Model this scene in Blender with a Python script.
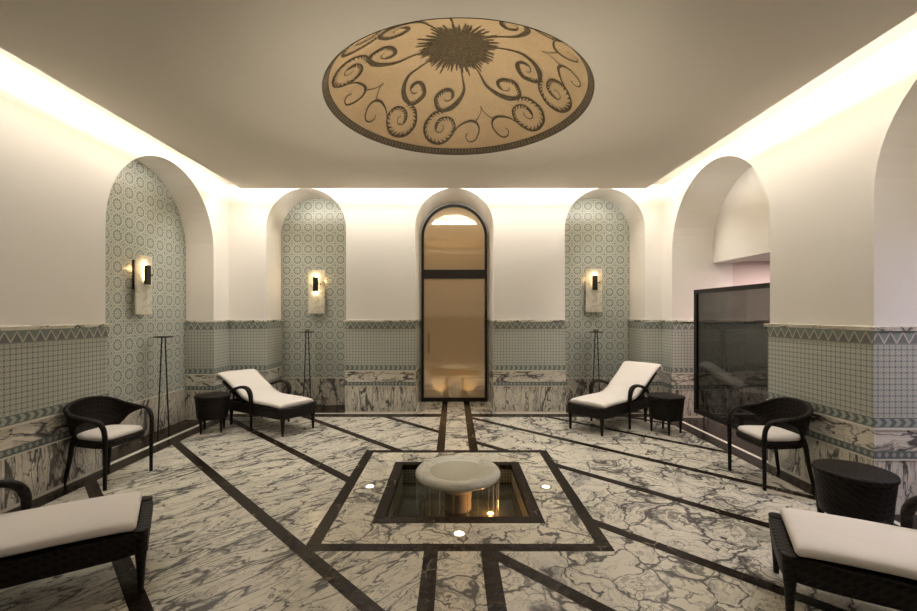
import bpy, bmesh, math, random
from mathutils import Vector, Matrix
random.seed(7)
PI = math.pi
SC = bpy.context.scene
COL = SC.collection
for o in list(bpy.data.objects):
    bpy.data.objects.remove(o)

# ------------------------------------------------------------------ camera
cam_d = bpy.data.cameras.new('camera')
cam = bpy.data.objects.new('camera', cam_d); COL.objects.link(cam)
cam.location = (0, 0, 1.6); cam.rotation_euler = (PI/2, 0, 0)
cam_d.sensor_width = 36; cam_d.lens = 430/917*36
cam_d.shift_x = 5/917; cam_d.shift_y = 8/917
cam_d.clip_start = 0.05
SC.camera = cam
# ------------------------------------------------------------------ world, exposure
w = bpy.data.worlds.new('world'); SC.world = w; w.use_nodes = True
w.node_tree.nodes['Background'].inputs[0].default_value = (1, .9, .75, 1)
w.node_tree.nodes['Background'].inputs[1].default_value = 0.0
vs = SC.view_settings
vs.view_transform = 'Standard'; vs.look = 'None'; vs.gamma = 1; vs.use_curve_mapping = False
vs.exposure = 0.0
SC.cycles.max_bounces = 10
SC.cycles.diffuse_bounces = 6

# room metrics
XL, XR, YB, YF = -3.62, 3.36, 6.91, -2.0
ZC, ZT = 3.493, 3.67
SXL, SXR, SYB, SYF = -3.223, 2.913, 6.507, -1.58
DC = (0.04, 3.94); DR = 1.19; DH = 0.56

def area(name, loc, rot, sx, sy, power, col):
    d = bpy.data.lights.new(name, 'AREA'); d.shape = 'RECTANGLE'
    d.size = sx; d.size_y = sy; d.energy = power; d.color = col
    o = bpy.data.objects.new(name, d); COL.objects.link(o)
    o.location = loc; o.rotation_euler = rot
    return o
COVE = 6.5; FILL = 10.0                       # watts per metre of the LED cove and of its added fill strips
CC = (1.0, 0.955, 0.88)
zl = 3.592; IN = .17
def cove(name, a, b, out, k=1.0):
    a, b = Vector(a), Vector(b); L = (b-a).length
    d = Vector((out[0], out[1], -.05)).normalized()         # light looks at the wall
    zax = -d; xax = (b-a).normalized(); yax = zax.cross(xax)
    m = Matrix((xax, yax, zax)).transposed().to_4x4(); m.translation = (a+b)/2
    o = area(name, (0,0,0), (0,0,0), L, .045, COVE*L*k, CC); o.matrix_world = m
cove('cove_and_fill_back', (SXL+.05, SYB-IN, zl), (SXR-.05, SYB-IN, zl), (0, 1))
cove('cove_and_fill_left', (SXL+IN, 2.0, zl), (SXL+IN, SYB-.05, zl), (-1, 0), .5)
cove('cove_and_fill_right', (SXR-IN, .8, zl), (SXR-IN, SYB-.05, zl), (1, 0), .75)
def cove_fill(name, a, b, inw, k=1.0):  # added fill strips in the gap, tilted inward to brighten floor and lower walls
    a, b = Vector(a), Vector(b); L = (b-a).length; t_ = math.radians(35); zax = -Vector((inw[0]*math.sin(t_), inw[1]*math.sin(t_), -math.cos(t_))); xax = (b-a).normalized(); yax = zax.cross(xax)
    m = Matrix((xax, yax, zax)).transposed().to_4x4(); m.translation = (a+b)/2
    o = area(name, (0,0,0), (0,0,0), L, .03, FILL*L*k, CC); o.matrix_world = m
OD = .055; zd = 3.565
cove_fill('cove_and_fill_back', (SXL+.05, SYB+OD, zd), (SXR-.05, SYB+OD, zd), (0,-1), 1.1)
cove_fill('cove_and_fill_left', (SXL-OD, 2.0, zd), (SXL-OD, SYB-.05, zd), (1,0), .75)
cove_fill('cove_and_fill_right', (SXR+OD, .8, zd), (SXR+OD, SYB-.05, zd), (-1,0), .85)
area('passage_lamp_far', (5.0, 5.7, 2.40), (0, 0, 0), .5, .5, 45, (1, .78, .72))
area('passage_lamp_near', (5.0, 2.3, 2.40), (0, 0, 0), .5, .5, 40, (.84, .78, 1))

# ------------------------------------------------------------------ node helper
class S:
    """a socket with arithmetic"""
    def __init__(s, t, k): s.t, s.k = t, k
    def m(s, op, b=None, c=None):
        n = s.t.nodes.new('ShaderNodeMath'); n.operation = op
        for i, v in enumerate((s, b, c)):
            if v is None: continue
            if isinstance(v, S): s.t.links.new(v.k, n.inputs[i])
            else: n.inputs[i].default_value = v
        return S(s.t, n.outputs[0])
    def __add__(s, b): return s.m('ADD', b)
    def __sub__(s, b): return s.m('SUBTRACT', b)
    def __mul__(s, b): return s.m('MULTIPLY', b)
    def __truediv__(s, b): return s.m('DIVIDE', b)
    def __lt__(s, b): return s.m('LESS_THAN', b)
    def __gt__(s, b): return s.m('GREATER_THAN', b)
    def abs(s): return s.m('ABSOLUTE')
    def fr(s): return s.m('FRACT')
    def fl(s): return s.m('FLOOR')
    def mn(s, b): return s.m('MINIMUM', b)
    def mx(s, b): return s.m('MAXIMUM', b)
    def step(s, lo, hi):
        n = s.t.nodes.new('ShaderNodeMapRange'); n.interpolation_type = 'SMOOTHSTEP'
        s.t.links.new(s.k, n.inputs[0]); n.inputs[1].default_value = lo; n.inputs[2].default_value = hi
        return S(s.t, n.outputs[0])

def mat(name, col=(.8,.8,.8), rough=.5, metal=0, spec=.5, **kw):
    m = bpy.data.materials.new(name); m.use_nodes = True
    p = m.node_tree.nodes['Principled BSDF']
    p.inputs['Base Color'].default_value = (*col, 1); p.inputs['Roughness'].default_value = rough
    p.inputs['Metallic'].default_value = metal; p.inputs['Specular IOR Level'].default_value = spec
    for k, v in kw.items(): p.inputs[k.replace('_', ' ')].default_value = v
    return m
def tree(m): return m.node_tree
def P(m): return m.node_tree.nodes['Principled BSDF']
def uvs(t):
    n = t.nodes.new('ShaderNodeTexCoord'); sp = t.nodes.new('ShaderNodeSeparateXYZ')
    t.links.new(n.outputs['UV'], sp.inputs[0]); return S(t, sp.outputs[0]), S(t, sp.outputs[1])
def obj3(t):
    n = t.nodes.new('ShaderNodeTexCoord'); sp = t.nodes.new('ShaderNodeSeparateXYZ')
    t.links.new(n.outputs['Object'], sp.inputs[0]); return [S(t, sp.outputs[i]) for i in range(3)]
def vec(t, x, y, z=0.0):
    n = t.nodes.new('ShaderNodeCombineXYZ')
    for i, v in enumerate((x, y, z)):
        if isinstance(v, S): t.links.new(v.k, n.inputs[i])
        else: n.inputs[i].default_value = v
    return S(t, n.outputs[0])
def noise(t, v, sc, det=3, dist=0, rough=.5, out=0):
    n = t.nodes.new('ShaderNodeTexNoise'); t.links.new(v.k, n.inputs['Vector'])
    n.inputs['Scale'].default_value = sc; n.inputs['Detail'].default_value = det
    n.inputs['Distortion'].default_value = dist; n.inputs['Roughness'].default_value = rough
    return S(t, n.outputs[out])
def voro(t, v, sc, edge=True):
    n = t.nodes.new('ShaderNodeTexVoronoi')
    if edge: n.feature = 'DISTANCE_TO_EDGE'
    t.links.new(v.k, n.inputs['Vector']); n.inputs['Scale'].default_value = sc
    return S(t, n.outputs[0])
def mix(t, f, a, b):
    n = t.nodes.new('ShaderNodeMix'); n.data_type = 'RGBA'
    if isinstance(f, S): t.links.new(f.k, n.inputs[0])
    else: n.inputs[0].default_value = f
    for i, v in ((6, a), (7, b)):
        if isinstance(v, S): t.links.new(v.k, n.inputs[i])
        else: n.inputs[i].default_value = (*v, 1)
    return S(t, n.outputs[2])
def bump(m, h, strength=.3, dist=.005):
    t = tree(m); n = t.nodes.new('ShaderNodeBump'); n.inputs['Strength'].default_value = strength
    n.inputs['Distance'].default_value = dist
    t.links.new(h.k, n.inputs['Height']); t.links.new(n.outputs[0], P(m).inputs['Normal'])
def setcol(m, c): tree(m).links.new(c.k, P(m).inputs['Base Color'])

def veins(t, x, y, z, sc=1.0, width=.055, cloud=1.0, seed=0.0):
    """arabescato: warped cell outlines, hair veins and grey clouds. returns (vein, cloud)"""
    v = vec(t, x*sc + seed, y*sc + seed*1.7, z)
    wx = noise(t, v, 2.2, 4); wy = noise(t, vec(t, x*sc + 7.3 + seed, y*sc - 4.1, z), 2.2, 4)
    wx2 = noise(t, v, 9, 3); 
    X = x*sc + seed + (wx - .5)*.9 + (wx2-.5)*.12
    Y = y*sc + (wy - .5)*.9 + (wx2-.5)*.12
    e = voro(t, vec(t, X, Y, z), 2.6)
    e2 = voro(t, vec(t, X+3.1, Y*1.2, z), 6.0)
    wd = noise(t, v, 1.6, 3)
    thick = (wd - .34)*.40
    big = (e / thick.mx(.012)).step(1.0, .15)
    fine = (e2 / (wd.step(.42, .66)*.10 + .004)).step(1.0, .2)
    n3 = noise(t, vec(t, X*1.3, Y*1.3, z), 3.2, 6, .6, .62)
    hair = ((n3 - .5).abs()).step(.022, .0)
    cl = noise(t, vec(t, X, Y, z), 2.4, 5, .4, .65).step(.50, .74) * cloud
    return (big*.95).mx(fine*.75).mx(hair*.55), cl
CREAM = (.80, .76, .66); VEIN = (.095, .088, .085); CLOUD = (.36, .34, .32)
def marble(name, rough=.18, sc=1.0, sx=1.0, sy=1.0, base=CREAM, uv=True, cloud=.75, slab=None):
    m = mat(name, rough=rough); t = tree(m)
    if uv: x, y = uvs(t); z = 0.0
    else: x, y, z = obj3(t)
    if slab:
        i = (x/slab).fl(); z = i*3.7; 
    vn, cl = veins(t, x*sx, y*sy, z, sc, cloud=cloud)
    c = mix(t, cl, base, CLOUD); c = mix(t, vn, c, VEIN)
    setcol(m, c); return m

# floor: slabs in diagonal bands
def floor_marble():
    m = mat('floor_marble', rough=.16, spec=.32); t = tree(m); x, y, z = obj3(t)
    c = x + y; d = x - y
    band = ((c - .635)/1.245).fl(); slab = ((d + band*.37)/1.7).fl()
    sd = band*5.37 + slab*2.13
    a1, c1 = veins(t, c*.50 + sd, d*1.55, sd, 1.35, cloud=.6)     # left half: veins drawn out across the bands
    a2, c2 = veins(t, c*.72 + sd, d*.72, sd, 1.25, cloud=.9)     # right half: broken cells
    side = x > 0.24
    a = a1*(side*-1.0 + 1.0) + a2*side; cl = c1*(side*-1.0 + 1.0) + c2*side
    joint = (((d + band*.37)/1.7).fr() - .5).abs() > .4985
    tone = noise(t, vec(t, sd, sd, 0), 1.0, 0)
    col = mix(t, tone.step(.3,.7)*.5, (.80,.755,.64), (.72,.70,.63))
    col = mix(t, cl, col, CLOUD); col = mix(t, a, col, VEIN); col = mix(t, joint*.5, col, (.3,.28,.24))
    setcol(m, col); return m
def square_marble(name, period):
    m = mat(name, rough=.16, spec=.32); t = tree(m); x, y, z = obj3(t)
    i = (y/period).fl(); k = (x/period + .44).fl()
    a, cl = veins(t, x + k*3.1, y + i*.9, i*4.1 + k*2.3, 1.35, cloud=.7)
    joint = ((y/period).fr() < .006)
    col = mix(t, cl, (.80,.75,.62), CLOUD); col = mix(t, a, col, (.12,.11,.10)); col = mix(t, joint*.5, col, (.3,.28,.24))
    setcol(m, col); return m
def emperador(name, rough=.16):
    m = mat(name, rough=.26, spec=.14); t = tree(m); x, y, z = obj3(t)
    v = vec(t, x, y, z)
    wv = noise(t, v, 3, 4)
    e = voro(t, vec(t, x + wv*.3, y + wv*.4, z), 6)
    gate = noise(t, v, 2.5, 2).step(.56, .66)
    vn = e.step(.03, .0)*gate
    n = noise(t, v, 22, 5)
    c = mix(t, n.step(.35, .7), (.014,.009,.006), (.036,.023,.015))
    c = mix(t, vn*.8, c, (.42,.32,.22)); setcol(m, c); return m

# patterned tiles, u along the wall in metres, v = height in metres
def m_triangle():
    m = mat('triangle_border_tile', rough=.3); t = tree(m); u, v = uvs(t)
    q = (v - 1.362)/.09
    tri = ((u/.098).fr() - .5).abs()*2
    d = q - tri
    c = mix(t, d > 0, (.19,.19,.19), (.25,.31,.285))
    c = mix(t, d.abs() < .13, c, (.62,.61,.54))
    edge = ((q - .5).abs() > .5)
    c = mix(t, edge, c, (.26,.31,.29)); n = noise(t, vec(t,u,v,0), 30, 2)
    c = mix(t, n*.2, c, (.40,.41,.37)); setcol(m, c); return m
def m_chevron():
    m = mat('chevron_border_tile', rough=.3); t = tree(m); u, v = uvs(t)
    q = (v - .70)/.062
    s = ((u + ((q - .5).abs())*-.05)/.075).fr()
    c = mix(t, s < .5, (.42,.45,.395), (.155,.195,.18))
    c = mix(t, (s - .25).abs() < .06, c, (.15,.17,.17))
    edge = ((q - .5).abs() > .5)
    c = mix(t, edge, c, (.17,.19,.175)); c = mix(t, (q - .5).abs() > .62, c, (.5,.5,.43)); setcol(m, c); return m
def m_small():
    m = mat('bead_border_tile', rough=.3); t = tree(m); u, v = uvs(t)
    q = (v - .449)/.05
    s = (((u/.058).fr() - .5)**2 if False else ((u/.058).fr() - .5).abs()) + (q - .5).abs()*.5
    c = mix(t, s < .3, (.16,.18,.17), (.40,.42,.38)); c = mix(t, (q-.5).abs() > .38, c, (.15,.18,.17)); setcol(m, c); return m
def m_lattice():
    m = mat('lattice_mosaic_tile', rough=.35); t = tree(m); u, v = uvs(t)
    p = .046
    a = (u/p).fr() - .5; b = (v/p).fr() - .5
    a2 = (u/p + .5).fr() - .5; b2 = (v/p + .5).fr() - .5
    line = (a.abs() < .07).mx(b.abs() < .07)
    line2 = (a2.abs() < .045).mx(b2.abs() < .045)
    dot = (a.abs().mx(b.abs())) < .15
    dot2 = (a2.abs().mx(b2.abs())) < .12
    c = mix(t, line, (.53,.545,.48), (.30,.335,.31))
    c = mix(t, line2, c, (.29,.30,.275)); c = mix(t, dot, c, (.13,.13,.14)); c = mix(t, dot2, c, (.72,.70,.60))
    n = noise(t, vec(t,u,v,0), 12, 2); c = mix(t, n*.2, c, (.5,.52,.48)); setcol(m, c); return m
def m_rosette():
    m = mat('rosette_tile', rough=.3); t = tree(m); u, v = uvs(t)
    p = .188
    x = (u/p).fr() - .5; y = (v/p).fr() - .5
    r = (x*x + y*y).m('SQRT'); th = y.m('ARCTAN2', x)
    c12 = (th*12).m('COSINE'); c8 = (th*8).m('COSINE')
    pet = (r > .235) * (r < (c12*.02 + .385)) * (c12 > -.78)
    ring = (r - .15).abs() < (c8*.012 + .016)
    out = (r - .435).abs() < .032
    ax = x.abs() - .5; ay = y.abs() - .5
    cr = (ax*ax + ay*ay).m('SQRT')
    star = (c8 > .5) * (r < .11) * (r > .04)
    edx = (r > .41) * (cr > .15)
    c = mix(t, edx, (.50,.515,.445), (.37,.395,.345))
    c = mix(t, r < .225, c, (.51,.53,.46)); c = mix(t, out, c, (.59,.60,.53)); c = mix(t, pet, c, (.19,.215,.195)); c = mix(t, ring, c, (.27,.29,.26))
    c = mix(t, star, c, (.30,.32,.30)); c = mix(t, (cr - .12).abs() < .022, c, (.56,.57,.50)); c = mix(t, cr < .085, c, (.19,.20,.205))
    g = ((u/p).fr()).mn((v/p).fr()) < .012
    c = mix(t, g*.4, c, (.5,.52,.46))
    n = noise(t, vec(t,u,v,0), 5, 3); c = mix(t, n.step(.35,.8)*.25, c, (.42,.43,.39)); setcol(m, c); return m

PLASTER = mat('cream_plaster', (.80, .745, .635), .85, spec=.2)
_t = tree(PLASTER); _x, _y, _z = obj3(_t)
setcol(PLASTER, mix(_t, noise(_t, vec(_t,_x,_y,_z), 1.3, 4), (.89,.86,.815), (.87,.835,.785)))
CEIL = mat('ceiling_paint', (.83, .775, .685), .8, spec=.2)
PINKP = mat('passage_plaster', (.78, .70, .66), .85)
M_FLOOR = floor_marble(); M_PATH = square_marble('path_marble', .55); M_RING = square_marble('surround_marble', .9)
M_BROWN = emperador('brown_marble')
M_LOW = marble('dado_marble', .25, 1.25, 2.3, .55, slab=.62, cloud=1.0)
M_BAND = marble('band_marble', .2, 1.2, .55, 1.6, slab=.9)
M_CAP = marble('cap_marble', .22, 1.6, .7, 1.5)
M_LINE = mat('pale_marble_line', (.74,.71,.62), .3)
M_TRI, M_CHE, M_SMA, M_LAT, M_ROS = m_triangle(), m_chevron(), m_small(), m_lattice(), m_rosette()
M_NICHE = marble('niche_dado_marble', .25, 1.3, 1.6, .7, base=(.62,.58,.48), slab=.5)

# ------------------------------------------------------------------ mesh helpers
def tag(o, label=None, cat=None, group=None, kind=None):
    if label: o['label'] = label
    if cat: o['category'] = cat
    if group: o['group'] = group
    if kind: o['kind'] = kind
    return o
def link(name, bm, mats, parent=None, smooth=False, kind=None, autosmooth=None):
    me = bpy.data.meshes.new(name)
    bm.normal_update(); bm.to_mesh(me); bm.free()
    if not isinstance(mats, (list, tuple)): mats = [mats]
    for m in mats: me.materials.append(m)
    if smooth:
        for p in me.polygons: p.use_smooth = True
        if autosmooth:
            try: me.set_sharp_from_angle(angle=math.radians(autosmooth))
            except Exception: pass
    o = bpy.data.objects.new(name, me); COL.objects.link(o)
    if parent: o.parent = parent
    if kind: o['kind'] = kind
    return o
def empty(name, loc=(0,0,0), rz=0):
    o = bpy.data.objects.new(name, None); COL.objects.link(o)
    o.location = loc; o.rotation_euler = (0, 0, rz); o.empty_display_size = .1
    return o
def poly(bm, pts, mi=0, uv=None):
    vs_ = [bm.verts.new(p) for p in pts]
    f = bm.faces.new(vs_); f.material_index = mi
    if uv:
        l = bm.loops.layers.uv.verify()
        for lp, c in zip(f.loops, uv): lp[l].uv = c
    return f
def box(bm, x0, x1, y0, y1, z0, z1, mi=0, bev=0, mtx=None):
    vs_ = [bm.verts.new((x, y, z)) for z in (z0, z1) for y in (y0, y1) for x in (x0, x1)]
    fs = []
    for q in ((0,2,3,1),(4,5,7,6),(0,1,5,4),(1,3,7,5),(3,2,6,7),(2,0,4,6)):
        f = bm.faces.new([vs_[i] for i in q]); f.material_index = mi; fs.append(f)
    if bev:
        ed = list({e for f in fs for e in f.edges})
        r = bmesh.ops.bevel(bm, geom=ed, offset=bev, segments=2, profile=.6, affect='EDGES')
        nv = {v for f in r['faces'] for v in f.verts} | {v for v in vs_ if v.is_valid}
        vs_ = list(nv)
    if mtx: bmesh.ops.transform(bm, matrix=mtx, verts=[v for v in vs_ if v.is_valid])
def catmull(pts, n=6):
    pts = [Vector(p) for p in pts]; out = []
    for i in range(len(pts)-1):
        p0 = pts[max(i-1,0)]; p1 = pts[i]; p2 = pts[i+1]; p3 = pts[min(i+2, len(pts)-1)]
        for k in range(n):
            t = k/n
            out.append(.5*((2*p1) + (p2-p0)*t + (2*p0-5*p1+4*p2-p3)*t*t + (3*p1-p0-3*p2+p3)*t**3))
    out.append(pts[-1]); return out
def tube(bm, pts, ra, rb=None, seg=10, ref=(0,0,1), mi=0, cap=True):
    """sweep an ellipse: ra across (perp. to ref), rb along ref; ra, rb numbers or lists"""
    n = len(pts); pts = [Vector(p) for p in pts]
    A = ra if isinstance(ra, (list, tuple)) else [ra]*n
    B = A if rb is None else (rb if isinstance(rb, (list, tuple)) else [rb]*n)
    def li(L, i): 
        t = i/(n-1)*(len(L)-1); k = min(int(t), len(L)-2); return L[k] + (L[k+1]-L[k])*(t-k)
    rings = []; side = None
    for i, p in enumerate(pts):
        tn = (pts[min(i+1,n-1)] - pts[max(i-1,0)]).normalized()
        if side is None:
            side = tn.cross(Vector(ref))
            if side.length < .05: side = tn.cross(Vector((1,0,0)))
            side.normalize()
        else:
            side = (side - tn*side.dot(tn)).normalized()
        up = side.cross(tn)
        a, b = li(A, i), li(B, i)
        rings.append([bm.verts.new(p + side*a*math.cos(2*PI*k/seg) + up*b*math.sin(2*PI*k/seg)) for k in range(seg)])
    for r0, r1 in zip(rings, rings[1:]):
        for k in range(seg):
            f = bm.faces.new((r0[k], r0[(k+1)%seg], r1[(k+1)%seg], r1[k])); f.material_index = mi
    if cap:
        bm.faces.new(rings[0][::-1]).material_index = mi; bm.faces.new(rings[-1]).material_index = mi
def lathe(bm, prof, seg=48, c=(0,0,0), mi=0, close=True):
    rings = []
    for r, z in prof:
        if r < 1e-5: rings.append([bm.verts.new((c[0], c[1], c[2]+z))])
        else: rings.append([bm.verts.new((c[0]+r*math.cos(2*PI*k/seg), c[1]+r*math.sin(2*PI*k/seg), c[2]+z)) for k in range(seg)])
    for a, b in zip(rings, rings[1:]):
        for k in range(seg):
            j = (k+1) % seg
            if len(a) == 1 and len(b) == 1: continue
            if len(a) == 1: f = bm.faces.new((a[0], b[j], b[k]))
            elif len(b) == 1: f = bm.faces.new((a[k], a[j], b[0]))
            else: f = bm.faces.new((a[k], a[j], b[j], b[k]))
            f.material_index = mi
def sq_ring(cx, cy, hx, hy, z, n=40, e=4.0):
    out = []
    for k in range(n):
        a = 2*PI*k/n; c, s = math.cos(a), math.sin(a)
        out.append(Vector((cx + hx*math.copysign(abs(c)**(2/e), c), cy + hy*math.copysign(abs(s)**(2/e), s), z)))
    return out
def loft(bm, rings, cap=True, mi=0):
    R_ = [[bm.verts.new(p) for p in r] for r in rings]; n = len(R_[0])
    for a, b in zip(R_, R_[1:]):
        for k in range(n):
            bm.faces.new((a[k], a[(k+1)%n], b[(k+1)%n], b[k])).material_index = mi
    if cap:
        bm.faces.new(R_[0][::-1]).material_index = mi; bm.faces.new(R_[-1]).material_index = mi

# ------------------------------------------------------------------ SETTING: floor
XN = 4.05                                   # how deep the side niches reach (left)
bm = bmesh.new()
xs = [-4.1, XL, -1.019, -.625, -.199, .289, .70, 1.087, XR, 4.0, 7.0]
ys = [-2.0, 2.891, 3.28, 4.63, 5.03, YB, 7.9]
for i in range(len(xs)-1):
    for j in range(len(ys)-1):
        x0, x1, y0, y1 = xs[i], xs[i+1], ys[j], ys[j+1]; cx, cy = (x0+x1)/2, (y0+y1)/2
        if -.625 < cx < .70 and 3.28 < cy < 4.63: continue
        mi = 0
        if -1.019 < cx < 1.087 and 2.891 < cy < 5.03: mi = 1
        elif -.199 < cx < .289: mi = 2
        if cx < XL or cx > XR or cy > YB: mi = 3
        if cy > YB and -.625 < cx < .70: mi = 2
        poly(bm, [(x0,y0,0),(x1,y0,0),(x1,y1,0),(x0,y1,0)], mi)
link('floor', bm, [M_FLOOR, M_RING, M_PATH, M_BROWN], kind='structure')

# brown strips let into the floor
bm = bmesh.new(); ZS = .0012
def srect(x0, x1, y0, y1, z=ZS): poly(bm, [(x0,y0,z),(x1,y0,z),(x1,y1,z),(x0,y1,z)])
def clip(pg, nx, ny, d):                    # keep n.p <= d
    out = []
    for i, p in enumerate(pg):
        q = pg[(i+1) % len(pg)]; a = nx*p[0]+ny*p[1]-d; b = nx*q[0]+ny*q[1]-d
        if a <= 0: out.append(p)
        if a*b < 0: t = a/(a-b); out.append((p[0]+(q[0]-p[0])*t, p[1]+(q[1]-p[1])*t))
    return out
regions = [(XL+.2, -.199, YF, 2.891), (.289, XR-.2, YF, 2.891), (XL+.2, -1.019, 2.891, 5.03), (1.087, XR-.2, 2.891, 5.03),
           (XL+.2, -.199, 5.03, 6.65), (.289, XR-.2, 5.03, 6.65)]
for k in range(-4, 7):
    c = 1.88 + 1.245*k; hw = .068
    for x0, x1, y0, y1 in regions:
        pg = [(x0,y0),(x1,y0),(x1,y1),(x0,y1)]
        pg = clip(pg, 1, 1, c+hw); pg = clip(pg, -1, -1, -(c-hw)) if len(pg) > 2 else pg
        if len(pg) > 2: poly(bm, [(x,y,ZS) for x,y in pg])
srect(-1.019, 1.087, 2.891, 2.987); srect(-1.019, 1.087, 4.945, 5.03)
srect(-1.019, -.92, 2.987, 4.945); srect(.988, 1.087, 2.987, 4.945)
for y0, y1 in ((YF, 2.891), (5.03, 7.8)):
    srect(-.199, -.104, y0, y1); srect(.184, .289, y0, y1)
srect(XL, -.199, 6.65, 6.86); srect(.289, XR, 6.65, 6.86)
srect(XL, XL+.2, YF, 6.65); srect(XR-.2, XR, YF, 6.65)
link('trim_1', bm, M_BROWN, kind='structure')
bm = bmesh.new()                            # pale stone line at the foot of the walls and across the niches
for a in ((XL-.06, XL, YF, YB), (XR, XR+.05, YF, YB), (XL, -.65, YB-.05, YB), (.68, XR, YB-.05, YB)):
    srect(*a, z=.0016)
link('trim_2', bm, M_LINE, kind='structure')

# ------------------------------------------------------------------ SETTING: walls with arched openings
def wall(name, Pf, s0, s1, ops, mats, extra=None):
    """Pf(s, z, d) -> point; ops: (sa, sb, ztop, depth, back) ; back 'tile' | 'open' | 'none' | 'jamb'"""
    bm = bmesh.new(); cur = s0; N = 28
    for sa, sb, zt, dep, back in ops:
        poly(bm, [Pf(cur,0,0), Pf(sa,0,0), Pf(sa,ZT,0), Pf(cur,ZT,0)])
        r = (sb-sa)/2; cs = (sa+sb)/2; zs = zt - r
        arc = [(cs - r*math.cos(PI*k/N), zs + r*math.sin(PI*k/N)) for k in range(N+1)]
        for (a0, z0), (a1, z1) in zip(arc, arc[1:]):
            poly(bm, [Pf(a0,z0,0), Pf(a1,z1,0), Pf(a1,ZT,0), Pf(a0,ZT,0)])
            poly(bm, [Pf(a0,z0,0), Pf(a0,z0,dep), Pf(a1,z1,dep), Pf(a1,z1,0)])
        for a in (sa, sb):
            poly(bm, [Pf(a,0,0), Pf(a,0,dep), Pf(a,zs,dep), Pf(a,zs,0)])
        if back == 'tile':
            q = .468
            poly(bm, [Pf(sa,0,dep), Pf(sb,0,dep), Pf(sb,q,dep), Pf(sa,q,dep)], 2, [(sa,0),(sb,0),(sb,q),(sa,q)])
            poly(bm, [Pf(sa,q,dep), Pf(sb,q,dep), Pf(sb,q+.012,dep), Pf(sa,q+.012,dep)], 3)
            q += .012
            poly(bm, [Pf(sa,q,dep), Pf(sb,q,dep), Pf(sb,zs,dep), Pf(sa,zs,dep)], 1, [(sa,q),(sb,q),(sb,zs),(sa,zs)])
            for (a0, z0), (a1, z1) in zip(arc, arc[1:]):
                poly(bm, [Pf(a0,zs,dep), Pf(a1,zs,dep), Pf(a1,z1,dep), Pf(a0,z0,dep)], 1, [(a0,zs),(a1,zs),(a1,z1),(a0,z0)])
        if back == 'open':                   # lunette above a square opening to the passage
            q = 2.376; qa = sa + .25 if name == 'wall_right' else sa
            poly(bm, [Pf(sa,0,dep), Pf(qa,0,dep), Pf(qa,q,dep), Pf(sa,q,dep)])
            poly(bm, [Pf(sa,q,dep), Pf(sb,q,dep), Pf(sb,zs,dep), Pf(sa,zs,dep)])
            poly(bm, [Pf(qa,q,dep), Pf(sb,q,dep), Pf(sb,q,dep+.3), Pf(qa,q,dep+.3)])
            poly(bm, [Pf(qa,0,dep), Pf(qa,q,dep), Pf(qa,q,dep+.3), Pf(qa,0,dep+.3)])
            poly(bm, [Pf(sb,0,dep), Pf(sb,q,dep), Pf(sb,q,dep+.3), Pf(sb,0,dep+.3)])
            for (a0, z0), (a1, z1) in zip(arc, arc[1:]):
                poly(bm, [Pf(a0,zs,dep), Pf(a1,zs,dep), Pf(a1,z1,dep), Pf(a0,z0,dep)])
        cur = sb
    poly(bm, [Pf(cur,0,0), Pf(s1,0,0), Pf(s1,ZT,0), Pf(cur,ZT,0)])
    bmesh.ops.remove_doubles(bm, verts=bm.verts, dist=1e-5)
    return link(name, bm, mats, kind='structure')
WM = [PLASTER, M_ROS, M_NICHE, M_LINE]
NB = .60; NL = .42; NR = .63; ND = .95
wall('wall_back', lambda s,z,d: (s, YB+d, z), XL, XR,
     [(-3.01,-1.727,3.617,NB,'tile'), (-.62,.65,3.617,ND,'none'), (1.79,3.077,3.617,NB,'tile')], WM)
wall('wall_left', lambda s,z,d: (XL-d, s, z), YF, YB, [(1.39,3.41,3.55,NL,'tile'), (4.473,6.49,3.55,NL,'tile')], WM)
wall('wall_right', lambda s,z,d: (XR+d, s, z), YF, YB, [(1.39,3.436,3.585,NR,'open'), (4.565,6.61,3.585,NR,'open')], WM)
bm = bmesh.new(); poly(bm, [(XL,YF,0),(XR,YF,0),(XR,YF,ZT),(XL,YF,ZT)]); link('wall_front', bm, PLASTER, kind='structure')
# passage behind the right-hand wall
bm = bmesh.new(); px0, px1, py0, py1, pz = XR+NR+.3, 7.0, .6, 6.81, 2.43
poly(bm, [(px0,py1,0),(px1,py1,0),(px1,py1,pz),(px0,py1,pz)])
poly(bm, [(px1,py0,0),(px1,py1,0),(px1,py1,pz),(px1,py0,pz)])
poly(bm, [(px0,py0,0),(px1,py0,0),(px1,py0,pz),(px0,py0,pz)])
for a, b in ((py0, 1.64), (3.436, 4.815), (6.61, py1)):
    poly(bm, [(px0,a,0),(px0,b,0),(px0,b,pz),(px0,a,pz)])
for a, b in ((1.64, 3.436), (4.815, 6.61)):
    poly(bm, [(px0,a,2.376),(px0,b,2.376),(px0,b,pz),(px0,a,pz)])
link('wall_passage', bm, PINKP, kind='structure')
bm = bmesh.new(); poly(bm, [(px0-.3,py0,pz),(px1,py0,pz),(px1,py1,pz),(px0-.3,py1,pz)]); link('ceiling_passage', bm, PINKP, kind='structure')
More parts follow.
